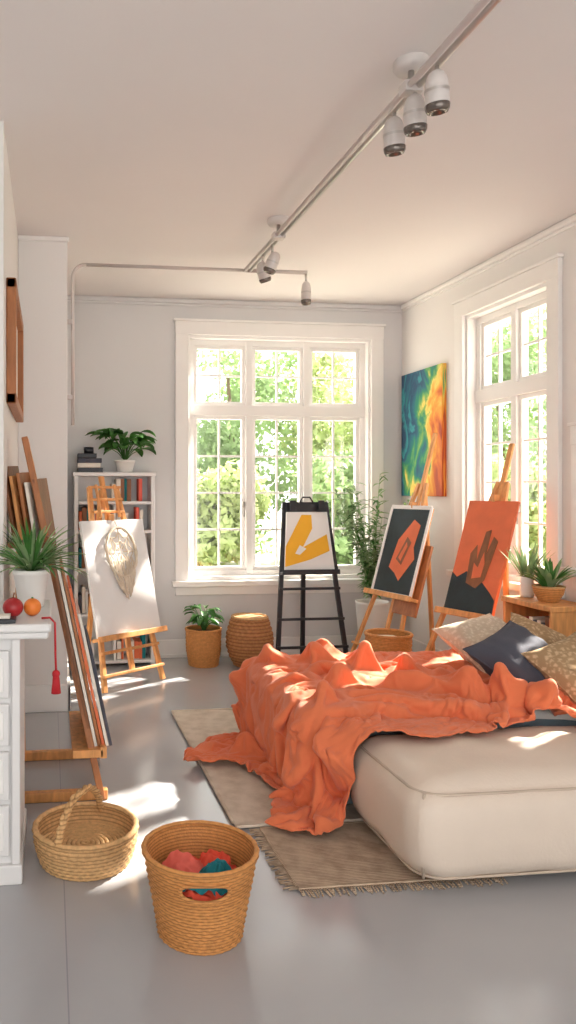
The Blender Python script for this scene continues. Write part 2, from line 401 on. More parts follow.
for y in (4.42,4.62): spot((xr,y,2.78),(.2,.35*(1 if y<4.5 else -1),0))
spot((1.755,5.0,2.76),(0,0,0),.034,.16)
b.done((xr,2.66,H))

# ------------------------------------------------------------ bookshelf
b = B('bookshelf'); x0,x1,y0,y1,zt = .19,.83,5.92,6.17,1.54
b.box((x0,y0,0),(x0+.03,y1,zt),'white'); b.box((x1-.03,y0,0),(x1,y1,zt),'white'); b.box((x0,y1-.015,0),(x1,y1,zt),'white',0)
b.box((x0-.01,y0-.01,zt-.03),(x1+.01,y1,zt),'white')
shz = [.05,.42,.78,1.08,1.31]
for z in shz: b.box((x0+.03,y0,z-.025),(x1-.03,y1-.015,z),'white')
b.box((.5,y0,.05),(.52,y1-.015,1.28),'white')
b.done()
b = B('shelf_books')
bc = ['red','navy','paper','terra','paper','white','white','cloth_t','woodd','pink','paper']
for i,z in enumerate(shz):
    top = (shz[i+1]-.03 if i<4 else 1.51)
    segs = ((x0+.04,.49),(.53,x1-.04)) if i<4 else ((x0+.3,x1-.04),)
    for (a,e) in segs:
        x = a
        while x < e-.04:
            if random.random() < .15: x += .06; continue
            w = random.uniform(.016,.038); h = min(top-z-.02, random.uniform(.13,.22))
            b.box((x,y0+.03+random.uniform(0,.02),z+.001),(x+w,y1-.04,z+h),random.choice(bc),.002); x += w+.002
b.done()
b = B('stacked_books'); z = zt+.001
for w,m in ((.2,'black'),(.18,'paper'),(.19,'navy'),(.15,'black')):
    b.box((.22,5.97,z),(.22+w,6.12,z+.036),m,.003); z += .038
b.tube([(.31,6.04,z),(.31,6.04,z+.05)],.04,'black',20)
b.done()

# ------------------------------------------------------------ plants
def pot(b, c, rb, rt, h, m='pot'):
    b.lathe([(0,0),(rb,0),(rb*1.03,.01),(rt,h-.02),(rt*1.05,h-.018),(rt*1.05,h),(rt*.93,h),(rt*.9,h-.03)],c,m,40)
    b.lathe([(rt*.92,h-.03),(0,h-.02)],c,'soil',32)
def rosette(b, c, n, L, W, m, el=(.3,1.3), droop=1.2, nseg=7, r0=.02):
    for i in range(n):
        a = random.uniform(0,2*math.pi); e = random.uniform(*el)
        d = (math.cos(a)*math.cos(e), math.sin(a)*math.cos(e), math.sin(e))
        b.leaf((c[0]+math.cos(a)*r0,c[1]+math.sin(a)*r0,c[2]), d, L*random.uniform(.65,1.1), W*random.uniform(.8,1.2), droop*random.uniform(.6,1.3), random.choice(m) if isinstance(m,list) else m, nseg)
def stalk_leaves(b, c, n, L, W, m, hmax, spread, ymax=9):
    for i in range(n):
        a = random.uniform(0,2*math.pi); q = spread*random.uniform(.2,1); h = hmax*random.uniform(.35,1)
        p0 = Vector(c); p2 = p0+Vector((math.cos(a)*q,math.sin(a)*q*(.5 if ymax<9 else 1),h)); p1 = p0*.5+p2*.5+Vector((0,0,h*.15))
        LL = L*random.uniform(.7,1.1); d = Vector((math.cos(a)*.9,math.sin(a)*.9,random.uniform(-.1,.5)))
        if p2.y+d.y*LL > ymax: d.y = -abs(d.y)*.4
        b.tube([p0,p1,p2],.003,m,5)
        b.leaf(p2,d,LL,W,1.0,m,6)
b = B('potted_houseplant'); c=(.60,6.02,zt+.001); pot(b,c,.06,.08,.10)
stalk_leaves(b,(c[0],c[1]-.01,c[2]+.09),40,.17,.08,'leaf',.24,.16,6.14); b.done()
b = B('potted_houseplant'); c=(1.22,5.9,0)
b.weave([(.115,.0),(.135,.12),(.14,.29)],c,12,22,.006,'wick'); b.torus((c[0],c[1],.29),.14,.009,'wick'); b.lathe([(.135,.26),(0,.265)],c,'soil',30)
stalk_leaves(b,(c[0],c[1],.26),34,.11,.05,'leaf',.2,.09,6.14); b.done()
b = B('potted_fern'); c=(-.075,3.05,.931); pot(b,c,.05,.07,.15)
rosette(b,(c[0],c[1],c[2]+.145),110,.22,.016,['leaf','leaf2','leaf2'],(.3,1.45),1.0,9); b.done()
b = B('potted_tree'); c=(2.62,5.86,0)
b.lathe([(0,0),(.085,0),(.10,.03),(.125,.35),(.135,.47),(.14,.49),(.128,.49),(.12,.45)],c,'pot',40); b.lathe([(.124,.45),(0,.46)],c,'soil',30)
for i in range(24):
    a = random.uniform(0,2*math.pi); q = random.uniform(.08,.36); h = random.uniform(.35,1.12)
    pts = [Vector((c[0],c[1],.44))+Vector((math.cos(a)*q*t**1.5,math.sin(a)*q*t**1.5*.5,h*t)) for t in [j/8 for j in range(9)]]
    b.tube(pts,[.005*(1-.7*j/8) for j in range(9)],'leaf2',6)
    for j in range(2,9):
        for k in range(5):
            a2 = random.uniform(0,2*math.pi); e = random.uniform(-.2,.9)
            b.leaf(pts[j]-(pts[j]-pts[j-1])*random.random(),(math.cos(a2)*math.cos(e),math.sin(a2)*math.cos(e),math.sin(e)),random.uniform(.06,.11),.023,.7,random.choice(['leaf','leaf2','leaf2','leaf2']),4)
b.done()

b = B('wicker_basket'); c=(1.58,5.83,0)
b.weave([(.11,0),(.15,.07),(.178,.16),(.178,.25),(.15,.35),(.135,.39)],c,12,22,.014,'wickd')
b.torus((c[0],c[1],.39),.135,.012,'wickl'); b.lathe([(0,.405),(.09,.40),(.13,.385)],c,'wickl',40); b.done()
b = B('wicker_basket'); c=(2.29,4.87,0)
b.weave([(.12,0),(.14,.2),(.15,.42)],c,16,22,.007,'wick'); b.torus((c[0],c[1],.42),.15,.011,'wick'); b.ball((c[0],c[1],.36),.12,'cream',(1,1,.4),.3); b.done()

# ------------------------------------------------------------ easels
def easel(name, bc, d, n, lean, Ht, ztleg, spread, topw, cw, ch, zb, m='wood', ledge=None, back=.2, canvas='canvas', art=None, bars=(.22,), extra=None, t=.03, mast=True, edge='canvas', cwt=None):
    b = B(name); bc = Vector((bc[0],bc[1],0)); d = Vector((d[0],d[1],0)).normalized(); n = Vector((n[0],n[1],0)).normalized()
    up = Vector((0,0,1))-n*lean
    P = lambda u,z,o=0: bc+d*u+up*z+n*o
    for sg, sp in ((-1,spread[0]),(1,spread[1])):
        b.beam(P(sg*sp,0.012),P(sg*topw,ztleg),t,t*.8,m,d)
    if mast: b.beam(P(0,bars[0]),P(0,Ht),t*1.1,t*.7,m,d)
    b.beam(P(0,ztleg-.02,-.02),bc-n*(lean*ztleg+back)+Vector((0,0,.012)),t,t*.8,m,d)
    for z in bars:
        k = z/ztleg; b.beam(P(-(spread[0]*(1-k)+topw*k)-.02,z,.02),P((spread[1]*(1-k)+topw*k)+.02,z,.02),t*.6,t,m,up)
    lw = ledge or cw/2+.05
    b.beam(P(-lw,zb-.012,.045),P(lw,zb-.012,.045),.025,.07,m,up)
    b.beam(P(-lw,zb,.085),P(lw,zb,.085),.04,.012,m,up)
    if mast: b.box(P(0,zb+ch+.015,.04)-Vector((.02,.02,.02)),P(0,zb+ch+.015,.04)+Vector((.02,.02,.025)),m)
    cwt = cwt or cw
    q = (P(-cw/2,zb,.05),P(cw/2,zb,.05),P(-cwt/2,zb+ch,.05),P(cwt/2,zb+ch,.05))
    b.slab(*q,.022,canvas,edge)
    if art: art(b,q,P)
    if extra: extra(b,P)
    return b.done()

def art_wreath(b,q,P):
    # dreamcatcher: hoop with a knotted web and a loose tail of yarn
    R=.14; cu,cz=.02,.95; rnd=random.Random(3); Z=1.25
    b.tube([P(cu+R*math.cos(a),cz+R*Z*math.sin(a),.070) for a in [2*math.pi*i/40 for i in range(41)]],[.011+.003*math.sin(i*2.1) for i in range(41)],'cream',8)
    b.tube([P(cu,cz+R*Z,.066),P(cu-.01,cz+R*Z+.05,.06)],.003,'cream',6)
    for rr in (.72,.42):
        b.tube([P(cu+R*rr*(1+.10*math.cos(8*a))*math.cos(a),cz+R*Z*rr*(1+.10*math.cos(8*a))*math.sin(a),.068) for a in [2*math.pi*i/64 for i in range(65)]],.004,'cream',6)
    for i in range(8):
        a=2*math.pi*i/8
        b.tube([P(cu+R*k*math.cos(a),cz+R*Z*k*math.sin(a),.066) for k in (1,.7,.15)],.004,'cream',6)
    for i in range(46):
        u0=rnd.uniform(-.8,.8)*R; z0=cz-Z*math.sqrt(R*R-u0*u0)*rnd.uniform(.2,1); u3=u0*.45+rnd.uniform(-.012,.012); z3=cz-R-.16+abs(u0)*.7-rnd.uniform(0,.05)
        um=u0*1.0+rnd.uniform(-.02,.02)
        pts=[]
        for k in range(9):
            t=k/8; u=u0*(1-t)**2+um*2*t*(1-t)+u3*t*t; z=z0*(1-t)+z3*t
            pts.append(P(cu+u,z,.066+.012*math.sin(t*math.pi)*rnd.uniform(.3,1.2)))
        b.tube(pts,.0042,'cream',6)
def top_frame(b,P):
    for z in (1.24,1.33,1.42): b.beam(P(-.15,z,.02),P(.15,z,.02),.028,.02,'wood')
    b.beam(P(-.09,1.2,.03),P(-.09,1.44,.03),.022,.02,'wood'); b.beam(P(.09,1.2,.03),P(.09,1.44,.03),.022,.02,'wood')
easel('artist_easel',(.6,5.28),(.806,.592),(.592,-.806),.25,1.5,1.42,(.28,.28),.13,.6,.8,.38,ledge=.33,back=.2,art=art_wreath,bars=(.12,.27),extra=top_frame,t=.036)

def art_black(b,q,P):
    b.poly(q,[(.0,.08),(.0,.42),(.36,.95),(.60,.95),(.60,.72),(.34,.36)],.001,'yellow')
    b.poly(q,[(.0,.08),(.22,.34),(.46,.44),(.92,.62),(.94,.34),(.52,.20)],.003,'yellow')
    b.poly(q,[(.20,.30),(.30,.44),(.44,.38),(.30,.28)],.006,'canvas')
    b.slab(P(-.19,.80,.026),P(.25,.74,.026),P(-.16,1.30,.026),P(.19,1.30,.026),.014,'black')
    b.beam(P(-.19,1.25,.055),P(.19,1.25,.055),.05,.03,'black')
    for u in (-.12,.12): b.box(P(u,1.27,.06)-Vector((.025,.01,.035)),P(u,1.27,.06)+Vector((.025,.01,.045)),'black')
    b.tube([P(-.06,1.29,.05),P(-.03,1.34,.05),P(.03,1.34,.05),P(.06,1.29,.05)],.007,'black')
easel('black_easel',(2.09,5.80),(1,0),(0,-1),.15,1.3,1.3,(.29,.29),.17,.42,.48,.74,m='black',ledge=.24,back=.05,art=art_black,bars=(.14,.36,.60),t=.036,mast=False,cwt=.34)

def art_dark(b,q,P):
    b.poly(q,[(.30,.30),(.38,.62),(.66,.86),(.84,.80),(.80,.55),(.88,.42),(.62,.16),(.48,.24)],.001,'terra')
    b.poly(q,[(.44,.40),(.60,.66),(.72,.60),(.60,.34)],.004,'woodd')
    b.poly(q,[(.50,.42),(.62,.60),(.66,.55),(.57,.38)],.007,'terra')
    bl,br,tl,tr=[Vector(x) for x in q]
    f=lambda u,v: bl*(1-u)*(1-v)+br*u*(1-v)+tl*(1-u)*v+tr*u*v
    for a,e in (((0,0),(1,0)),((0,1),(1,1)),((0,0),(0,1)),((1,0),(1,1))):
        b.beam(f(*a),f(*e),.012,.03,'canvas')
def ex1(b,P):
    b.slab(P(.02,.5,.015),P(.27,.5,.015),P(.02,1.0,.015),P(.27,1.0,.015),.02,'woodm')
easel('artist_easel',(2.36,5.25),(.21,-.98),(-.98,-.21),.3,1.83,1.45,(.36,.20),.04,.44,.64,.63,ledge=.27,back=.1,canvas='teal',art=art_dark,extra=ex1,edge='wood')

def art_terra(b,q,P):
    b.poly(q,[(0,0),(1,0),(.98,.14),(.86,.20),(.66,.28),(.5,.32),(.3,.36),(.12,.30),(0,.34)],.001,'teal')
    b.poly(q,[(.34,.26),(.30,.52),(.40,.60),(.46,.46),(.52,.72),(.62,.74),(.62,.52),(.70,.68),(.80,.64),(.74,.44),(.70,.30),(.56,.22)],.003,'woodd')
    b.poly(q,[(.44,.30),(.42,.44),(.52,.40),(.58,.54),(.64,.44),(.62,.32)],.006,'terra')
easel('artist_easel',(2.425,4.345),(.32,-.947),(-.947,-.32),.34,1.70,1.45,(.34,.15),.03,.36,.70,.63,ledge=.22,back=.04,canvas='terra',art=art_terra,edge='terra')

b = B('studio_easel')
L=.21; leg=lambda y,z,o=0:(.235-L*z+o,y,z)
b.beam(leg(3.38,0.01),(-.12,3.62,1.65),.03,.05,'woodm'); b.beam(leg(3.95,0.01),(-.12,3.72,1.65),.03,.05,'wood')
for y in (3.40,3.93): b.box((-.16,y-.02,.001),(.26,y+.02,.045),'wood')
b.beam((-.14,3.42,.03),(-.15,3.68,1.1),.03,.04,'wood'); b.beam((-.14,3.92,.03),(-.15,3.7,1.1),.03,.04,'wood')
b.box((.10,3.36,.20),(.24,3.97,.235),'wood'); b.beam(leg(3.36,.22,.05),leg(3.97,.22,.05),.03,.05,'wood')
b.box((-.195,3.5,1.13),(.03,3.86,1.155),'woodd')
b.done()
b = B('stacked_canvases')
for i,(m,h) in enumerate((('woodd',.95),('paper',.88),('woodm',.82),('terra',.72),('paper',.6),('navy',.46))):
    o=.012+.017*i; z0=.24; z1=z0+h
    b.slab((.235-L*z0+o,3.40,z0),(.235-L*z0+o,3.90,z0),(.235-L*z1+o,3.40,z1),(.235-L*z1+o,3.90,z1),.013,m)
b.done()
b = B('wooden_frames')
for i in range(5):
    x=-.165+.034*i; R=Matrix.Rotation(-.16,3,'Y')@Matrix.Rotation(-.25,3,'Z'); z0=1.157
    hh=.36-.03*(i%2)-.015*i
    b.box((x-.008,3.56,z0+.01),(x+.008,3.80,z0+hh),('woodd','wood','woodm','paper','woodd')[i],.003,R)
b.done()

b = B('picture_frame'); x=XL; y0,y1,z0,z1=3.5,4.5,1.80,2.38
for lo,hi in (((y0,z0),(y1,z0+.05)),((y0,z1-.05),(y1,z1)),((y0,z0),(y0+.05,z1)),((y1-.05,z0),(y1,z1))):
    b.box((x,lo[0],lo[1]),(x+.045,hi[0],hi[1]),'woodm',.006)
b.box((x,y0+.05,z0+.05),(x+.012,y1-.05,z1-.05),'paper',0); b.done()

b = B('wall_painting'); b.box((XR-.04,5.46,1.35),(XR,6.13,2.38),'swirl',.003); b.done((XR,5.8,1.35))

# ------------------------------------------------------------ crate shelf under right window
b = B('wooden_crate'); x0,x1,y0,y1,zt2=2.68,2.93,3.74,4.17,.77
b.box((x0-.01,y0-.01,zt2-.03),(x1,y1+.01,zt2),'wood'); 
b.box((x0,y0,.0),(x1,y0+.02,zt2-.03),'wood'); b.box((x0,y1-.02,.0),(x1,y1,zt2-.03),'wood')
b.box((x0,y0+.02,.50),(x1,y1-.02,.52),'wood'); b.box((x0,y0+.02,.04),(x1,y1-.02,.06),'wood'); b.box((x1-.015,y0+.02,.04),(x1,y1-.02,zt2-.03),'wood',0)
b.box((x0-.008,y0-.005,.485),(x0+.006,y1+.005,.535),'wood'); b.box((x0-.008,y0-.005,.30),(x0+.006,y1+.005,.35),'wood'); b.box((x0-.008,y0-.005,.10),(x0+.006,y1+.005,.16),'wood')
b.done()
b = B('crate_books'); rr=random.Random(5); y=y0+.035
while y < y1-.16:
    w=rr.uniform(.018,.035); h=rr.uniform(.14,.19)
    b.box((x0+.03,y,.521),(x1-.04,y+w,.521+h),rr.choice(['paper','black','terra','navy','paper','woodd','red']),.002); y+=w+.002
z=.521
for m,h in (('black',.03),('paper',.035),('navy',.028),('paper',.03)):
    b.box((x0+.025,y1-.15,z),(x1-.03,y1-.03,z+h),m,.002); z+=h+.001
b.done()
b = B('potted_plant'); c=(2.80,3.93,zt2+.001)
b.weave([(.05,0),(.075,.05),(.08,.085)],c,6,18,.004,'wick'); b.torus((c[0],c[1],zt2+.085),.08,.006,'wickl',40); b.lathe([(.078,.07),(0,.075)],c,'soil',30)
rosette(b,(c[0],c[1],zt2+.07),40,.19,.026,['leaf','leaf2'],(.7,1.5),.9); b.done()
b = B('potted_plant'); c=(2.79,4.11,zt2+.001)
b.lathe([(0,0),(.035,0),(.04,.02),(.035,.10),(.026,.13),(.022,.13),(.026,.02),(0,.01)],c,'pot',30)
rosette(b,(c[0],c[1],zt2+.1),26,.21,.020,'leaf2',(1.0,1.5),.5); b.done()
b = B('leaning_canvas')
q=(Vector((2.76,3.60,0)),Vector((2.80,3.18,0)),Vector((2.86,3.64,.86)),Vector((2.90,3.22,.86)))
b.slab(*q,.025,'canvas','wood')
b.poly(q,[(.12,.1),(.88,.1),(.88,.9),(.12,.9)],.001,'teal')
b.done()

# ------------------------------------------------------------ cabinet at left
b = B('drawer_cabinet'); x0,x1,y0,y1=-.95,-.105,2.70,3.18
b.box((x0,y0+.015,.06),(x1,y1,.875),'white',.004); b.box((x0-.01,y0-.01,0),(x1+.008,y1,.07),'white',.006)
b.box((x0,y0-.002,.07),(x0+.04,y0+.02,.875),'white'); b.box((x1-.03,y0-.002,.07),(x1,y0+.02,.875),'white')
b.box((x0-.03,y0-.04,.875),(-.005,y1+.05,.90),'white',.008); b.box((x0-.04,y0-.05,.90),(.005,y1+.06,.93),'white',.008)
cols=[(x0+.05,-.55),(-.53,x1-.038)]
zz=[.10,.30,.49,.66,.85]
for a,e in cols:
    for i in range(4):
        b.box((a,y0-.006,zz[i]),(e,y0+.016,zz[i+1]-.02),'white',.006)
        b.box((a+.02,y0-.010,zz[i]+.025),(e-.02,y0-.004,zz[i+1]-.045),'trim',.003)
        cx=(a+e)/2; b.ball((cx,y0-.028,(zz[i]+zz[i+1])/2-.01),.014,'gold',sub=2); b.tube([(cx,y0-.02,(zz[i]+zz[i+1])/2-.01),(cx,y0-.005,(zz[i]+zz[i+1])/2-.01)],.006,'gold')
b.done()
b = B('apple'); b.ball((-.135,2.80,.968),.038,'apple',(1,1,.95)); b.tube([(-.135,2.80,1.0),(-.13,2.80,1.022)],.003,'woodd',6); b.done()
b = B('orange_fruit'); b.ball((-.065,2.83,.963),.033,'orangef'); b.tube([(-.065,2.83,.993),(-.065,2.83,1.0)],.004,'leaf',6); b.done()
b = B('sketch_pad'); b.box((-.3,2.67,.931),(-.12,2.745,.945),'black',.002); b.box((-.26,2.68,.946),(-.14,2.74,.956),'paper',.002); b.done()
b = B('red_tassel')
b.tube([(-.03,2.74,.936),(.000,2.735,.938),(.018,2.73,.92),(.020,2.73,.80),(.022,2.73,.745)],.004,'red',8)
b.ball((.022,2.73,.735),.015,'red',sub=2)
for i in range(22):
    a=2*math.pi*i/22; b.tube([(.022+.008*math.cos(a),2.73+.008*math.sin(a),.735),(.022+.015*math.cos(a),2.73+.015*math.sin(a),.665)],.003,'red',5)
b.done()

# ------------------------------------------------------------ hamper + handled basket
b = B('wicker_hamper'); c=(.474,2.346,0); hh=.262; th0=math.radians(-96)
def hs(a,z):
    da=(a-th0+math.pi)%(2*math.pi)-math.pi
    return abs(da/.44)**2.6+abs((z-.205)/.026)**2.6 < 1
prof=[(.132,0),(.14,.05),(.152,.12),(.166,.19),(.178,hh)]
b.weave(prof,c,26,30,.0055,'wick',skip=hs)
b.torus((c[0],c[1],hh),.178,.009,'wick',90)
rim=[]
for i in range(49):
    t=2*math.pi*i/48; cc=math.cos(t); ss=math.sin(t)
    e=2/2.6; da=.44*math.copysign(abs(cc)**e,cc); z=.205+.027*math.copysign(abs(ss)**e,ss); r=.170+(z-.205)*.17+.002
    rim.append((c[0]+r*math.cos(th0+da),c[1]+r*math.sin(th0+da),z))
b.tube(rim,.006,'wick',8,False)
b.done((c[0],c[1],0))
def crumple(b, c, rx, ry, h, m, seed, n=40, amp=.03):
    vs=[];fs=[]
    for i in range(n+1):
        for j in range(n*2):
            t=i/n; a=2*math.pi*j/(n*2); r=t*(1+.12*noise.noise((math.cos(a)*2+seed,math.sin(a)*2,seed)))
            x=rx*r*math.cos(a); y=ry*r*math.sin(a)
            z=h*(1-t**2.2)+amp*noise.noise((x*22+seed,y*22,seed))*(1-.3*t)+amp*.5*noise.noise((x*50+seed,y*50,seed))
            vs.append((c[0]+x,c[1]+y,c[2]+z))
    for i in range(n):
        for j in range(n*2):
            j2=(j+1)%(n*2); fs.append((i*n*2+j,i*n*2+j2,(i+1)*n*2+j2,(i+1)*n*2+j))
    b.add(vs,fs,m,True)
b = B('folded_fabrics')
crumple(b,(c[0],c[1],.165),.14,.14,.02,'cloth_r',3.1,amp=.035)
crumple(b,(c[0]-.05,c[1]+.03,.19),.07,.06,.03,'pink',7.7,28,.03)
crumple(b,(c[0]+.045,c[1]-.035,.19),.055,.05,.035,'cloth_t',11.2,28,.04)
crumple(b,(c[0]+.06,c[1]+.05,.185),.05,.06,.03,'cloth_r',17.2,28,.04)
crumple(b,(c[0],c[1]-.09,.18),.08,.035,.03,'cloth_t',21.2,28,.03)
b.done()
b = B('handled_basket'); c=(.135,2.85,0)
b.weave([(.165,0),(.180,.04),(.193,.09),(.191,.125)],c,9,36,.007,'wickl')
b.torus((c[0],c[1],.128),.19,.012,'wickl',90)
for i in range(10): b.torus((c[0],c[1],.056),.012+i*.0175,.0095,'wickl',60,6)
pts=[(c[0]-.02-.085*math.cos(a),c[1]-.155*math.cos(a)-.01,.125+.135*math.sin(a)) for a in [math.pi*i/24 for i in range(25)]]
for k in range(3):
    b.tube([(p[0]+.008*math.cos(i*.9+k*2.09),p[1]+.004*math.sin(i*.9),p[2]+.008*math.sin(i*.9+k*2.09)) for i,p in enumerate(pts)],.008,'wickl',8)
b.done()

# ------------------------------------------------------------ rugs
def rug(name, x0,x1,y0,y1, z, m, fr=(), fl=.05):
    b=B(name); nx,ny=60,50; vs=[];fs=[]
    for i in range(nx+1):
        for j in range(ny+1):
            x=x0+(x1-x0)*i/nx; y=y0+(y1-y0)*j/ny
            ex=.008*noise.noise((x*6,y*6,1))
            vs.append((x+ex,y+ex,z+.003*noise.noise((x*4,y*4,3))))
    for i in range(nx):
        for j in range(ny):
            a=i*(ny+1)+j; fs.append((a,a+ny+1,a+ny+2,a+1))
    b.add(vs,fs,m,True)
    loop=[(x0,y0),(x1,y0),(x1,y1),(x0,y1),(x0,y0)]
    b.tube([(p[0]*(1-t)+q[0]*t,p[1]*(1-t)+q[1]*t,z-.003) for p,q in zip(loop,loop[1:]) for t in [k/40 for k in range(40)]],z*.5,m,6)
    for side in fr:
        N=int(((x1-x0) if side in 'fb' else (y1-y0))/.009)
        for i in range(N):
            t=(i+.5)/N; w=random.uniform(-.012,.012); l=fl*random.uniform(.6,1.1)
            if side=='f': p=(x0+(x1-x0)*t,y0,z*.6); e=(p[0]+w,y0-l,.004)
            else: p=(x0,y0+(y1-y0)*t,z*.6); e=(x0-l,p[1]+w,.004)
            b.tube([p,((p[0]+e[0])/2,(p[1]+e[1])/2,z*.6),e],.003,m,5)
    return b.done((x0,y0,0))
rug('area_rug',.76,2.50,3.02,4.64,.016,'rug1')
rug('fringed_rug',.86,1.62,2.53,3.00,.012,'rug2',('f','l'))

# ------------------------------------------------------------ bed
def rbox(lo,hi,r=.07,bulge=.02,seg=24,wr=0):
    lo=Vector(lo);hi=Vector(hi);c=(lo+hi)/2;h=(hi-lo)/2
    bm=bmesh.new(); bmesh.ops.create_cube(bm,size=2); bmesh.ops.subdivide_edges(bm,edges=bm.edges[:],cuts=seg,use_grid_fill=True)
    for v in bm.verts:
        p=Vector((v.co.x*h.x,v.co.y*h.y,v.co.z*h.z))
        q=Vector((max(-h.x+r,min(h.x-r,p.x)),max(-h.y+r,min(h.y-r,p.y)),max(-h.z+r,min(h.z-r,p.z))))
        d=p-q
        if d.length>1e-6: p=q+d.normalized()*r
        ux,uy,uz=v.co
        p.z+=bulge*(1-ux*ux)*(1-uy*uy)*(1 if uz>0 else 0)
        p.x+=bulge*.8*math.copysign((1-uz*uz),ux)*(abs(ux)**4)
        p.y+=bulge*.8*math.copysign((1-uz*uz),uy)*(abs(uy)**4)
        if wr: p+=p.normalized()*wr*noise.noise(p*7)
        v.co=p+c
    return bm
b=B('low_bed'); 
b.box((1.16,3.14,.022),(2.60,4.1,.10),'mattress',.02)
b.addbm(rbox((1.12,3.10,.08),(2.62,4.12,.40),.07,.02,30,.012),'mattress',True)
b.addbm(rbox((1.5,3.12,.30),(2.62,4.13,.425),.05,.015,30,.012),'sheet',True)
bed=b.done()

b=B('leather_ottoman'); lo=(1.26,2.44,.018); hi=(2.55,3.05,.38)
b.addbm(rbox(lo,hi,.10,.028,40,.010),'ott',True)
def seamloop(z,ins,rr=.07):
    x0,y0=lo[0]+ins,lo[1]+ins; x1,y1=hi[0]-ins,hi[1]-ins; pts=[]
    for cx,cy,a0 in ((x1-rr,y1-rr,0),(x0+rr,y1-rr,90),(x0+rr,y0+rr,180),(x1-rr,y0+rr,270)):
        for k in range(9):
            a=math.radians(a0+90*k/8); pts.append((cx+rr*math.cos(a),cy+rr*math.sin(a),z))
    pts.append(pts[0]); return pts
b.tube(seamloop(.340,.014,.10),.0055,'seam',8,False); b.tube(seamloop(.05,.016,.10),.005,'seam',8,False)
for cx,cy,sx,sy in ((lo[0],lo[1],-1,-1),(hi[0],lo[1],1,-1),(lo[0],hi[1],-1,1)):
    px,py=cx-sx*.029,cy-sy*.029
    b.tube([(px,py,.05),(px+sx*.007,py+sy*.007,.12),(px+sx*.011,py+sy*.011,.2),(px+sx*.007,py+sy*.007,.28),(px-sx*.005,py-sy*.005,.342)],.005,'seam',8)
ott=b.done()

def pillow(name, c, w, h, t, rot, m):
    R=Euler([math.radians(a) for a in rot]).to_matrix(); n=28; vs=[];fs=[]; c=Vector(c)
    for sgn in (1,-1):
        for i in range(n+1):
            for j in range(n+1):
                u=-1+2*i/n; v=-1+2*j/n
                e=max(0,(1-abs(u)**2.4))*max(0,(1-abs(v)**2.4)); z=sgn*t/2*e**.5
                pin=1-.10*(1-abs(v)**2)*abs(u)**3; pin2=1-.10*(1-abs(u)**2)*abs(v)**3
                p=Vector((u*w/2*pin,v*h/2*pin2,z))
                if e>0: p.z+=.016*noise.noise((u*3+c.x*9,v*3,sgn*3+c.y))*e**.3
                vs.append(R@p+c)
    o=(n+1)**2
    for i in range(n):
        for j in range(n):
            a=i*(n+1)+j; fs.append((a,a+n+1,a+n+2,a+1)); fs.append((o+a,o+a+1,o+a+n+2,o+a+n+1))
    b=B(name); b.add(vs,fs,m,True)
    ed=[(-1+2*k/n,-1) for k in range(n)]+[(1,-1+2*k/n) for k in range(n)]+[(1-2*k/n,1) for k in range(n)]+[(-1,1-2*k/n) for k in range(n)]; ed.append(ed[0])
    b.tube([R@Vector((u*w/2*(1-.10*(1-abs(v)**2)*abs(u)**3),v*h/2*(1-.10*(1-abs(u)**2)*abs(v)**3),0))+c for u,v in ed],.004,m,6,False)
    return b.done()
pillow('throw_pillow',(2.32,3.74,.58),.42,.40,.16,(28,-8,15),'pat2')
pillow('throw_pillow',(2.20,3.28,.595),.40,.38,.18,(34,-14,26),'navy')
pillow('throw_pillow',(2.40,3.12,.575),.42,.38,.18,(38,-10,20),'pat')
pillow('throw_pillow',(2.52,3.10,.51),.34,.34,.12,(5,0,-10),'navy')
pillow('throw_pillow',(2.48,3.52,.59),.38,.38,.15,(30,-20,50),'pat')

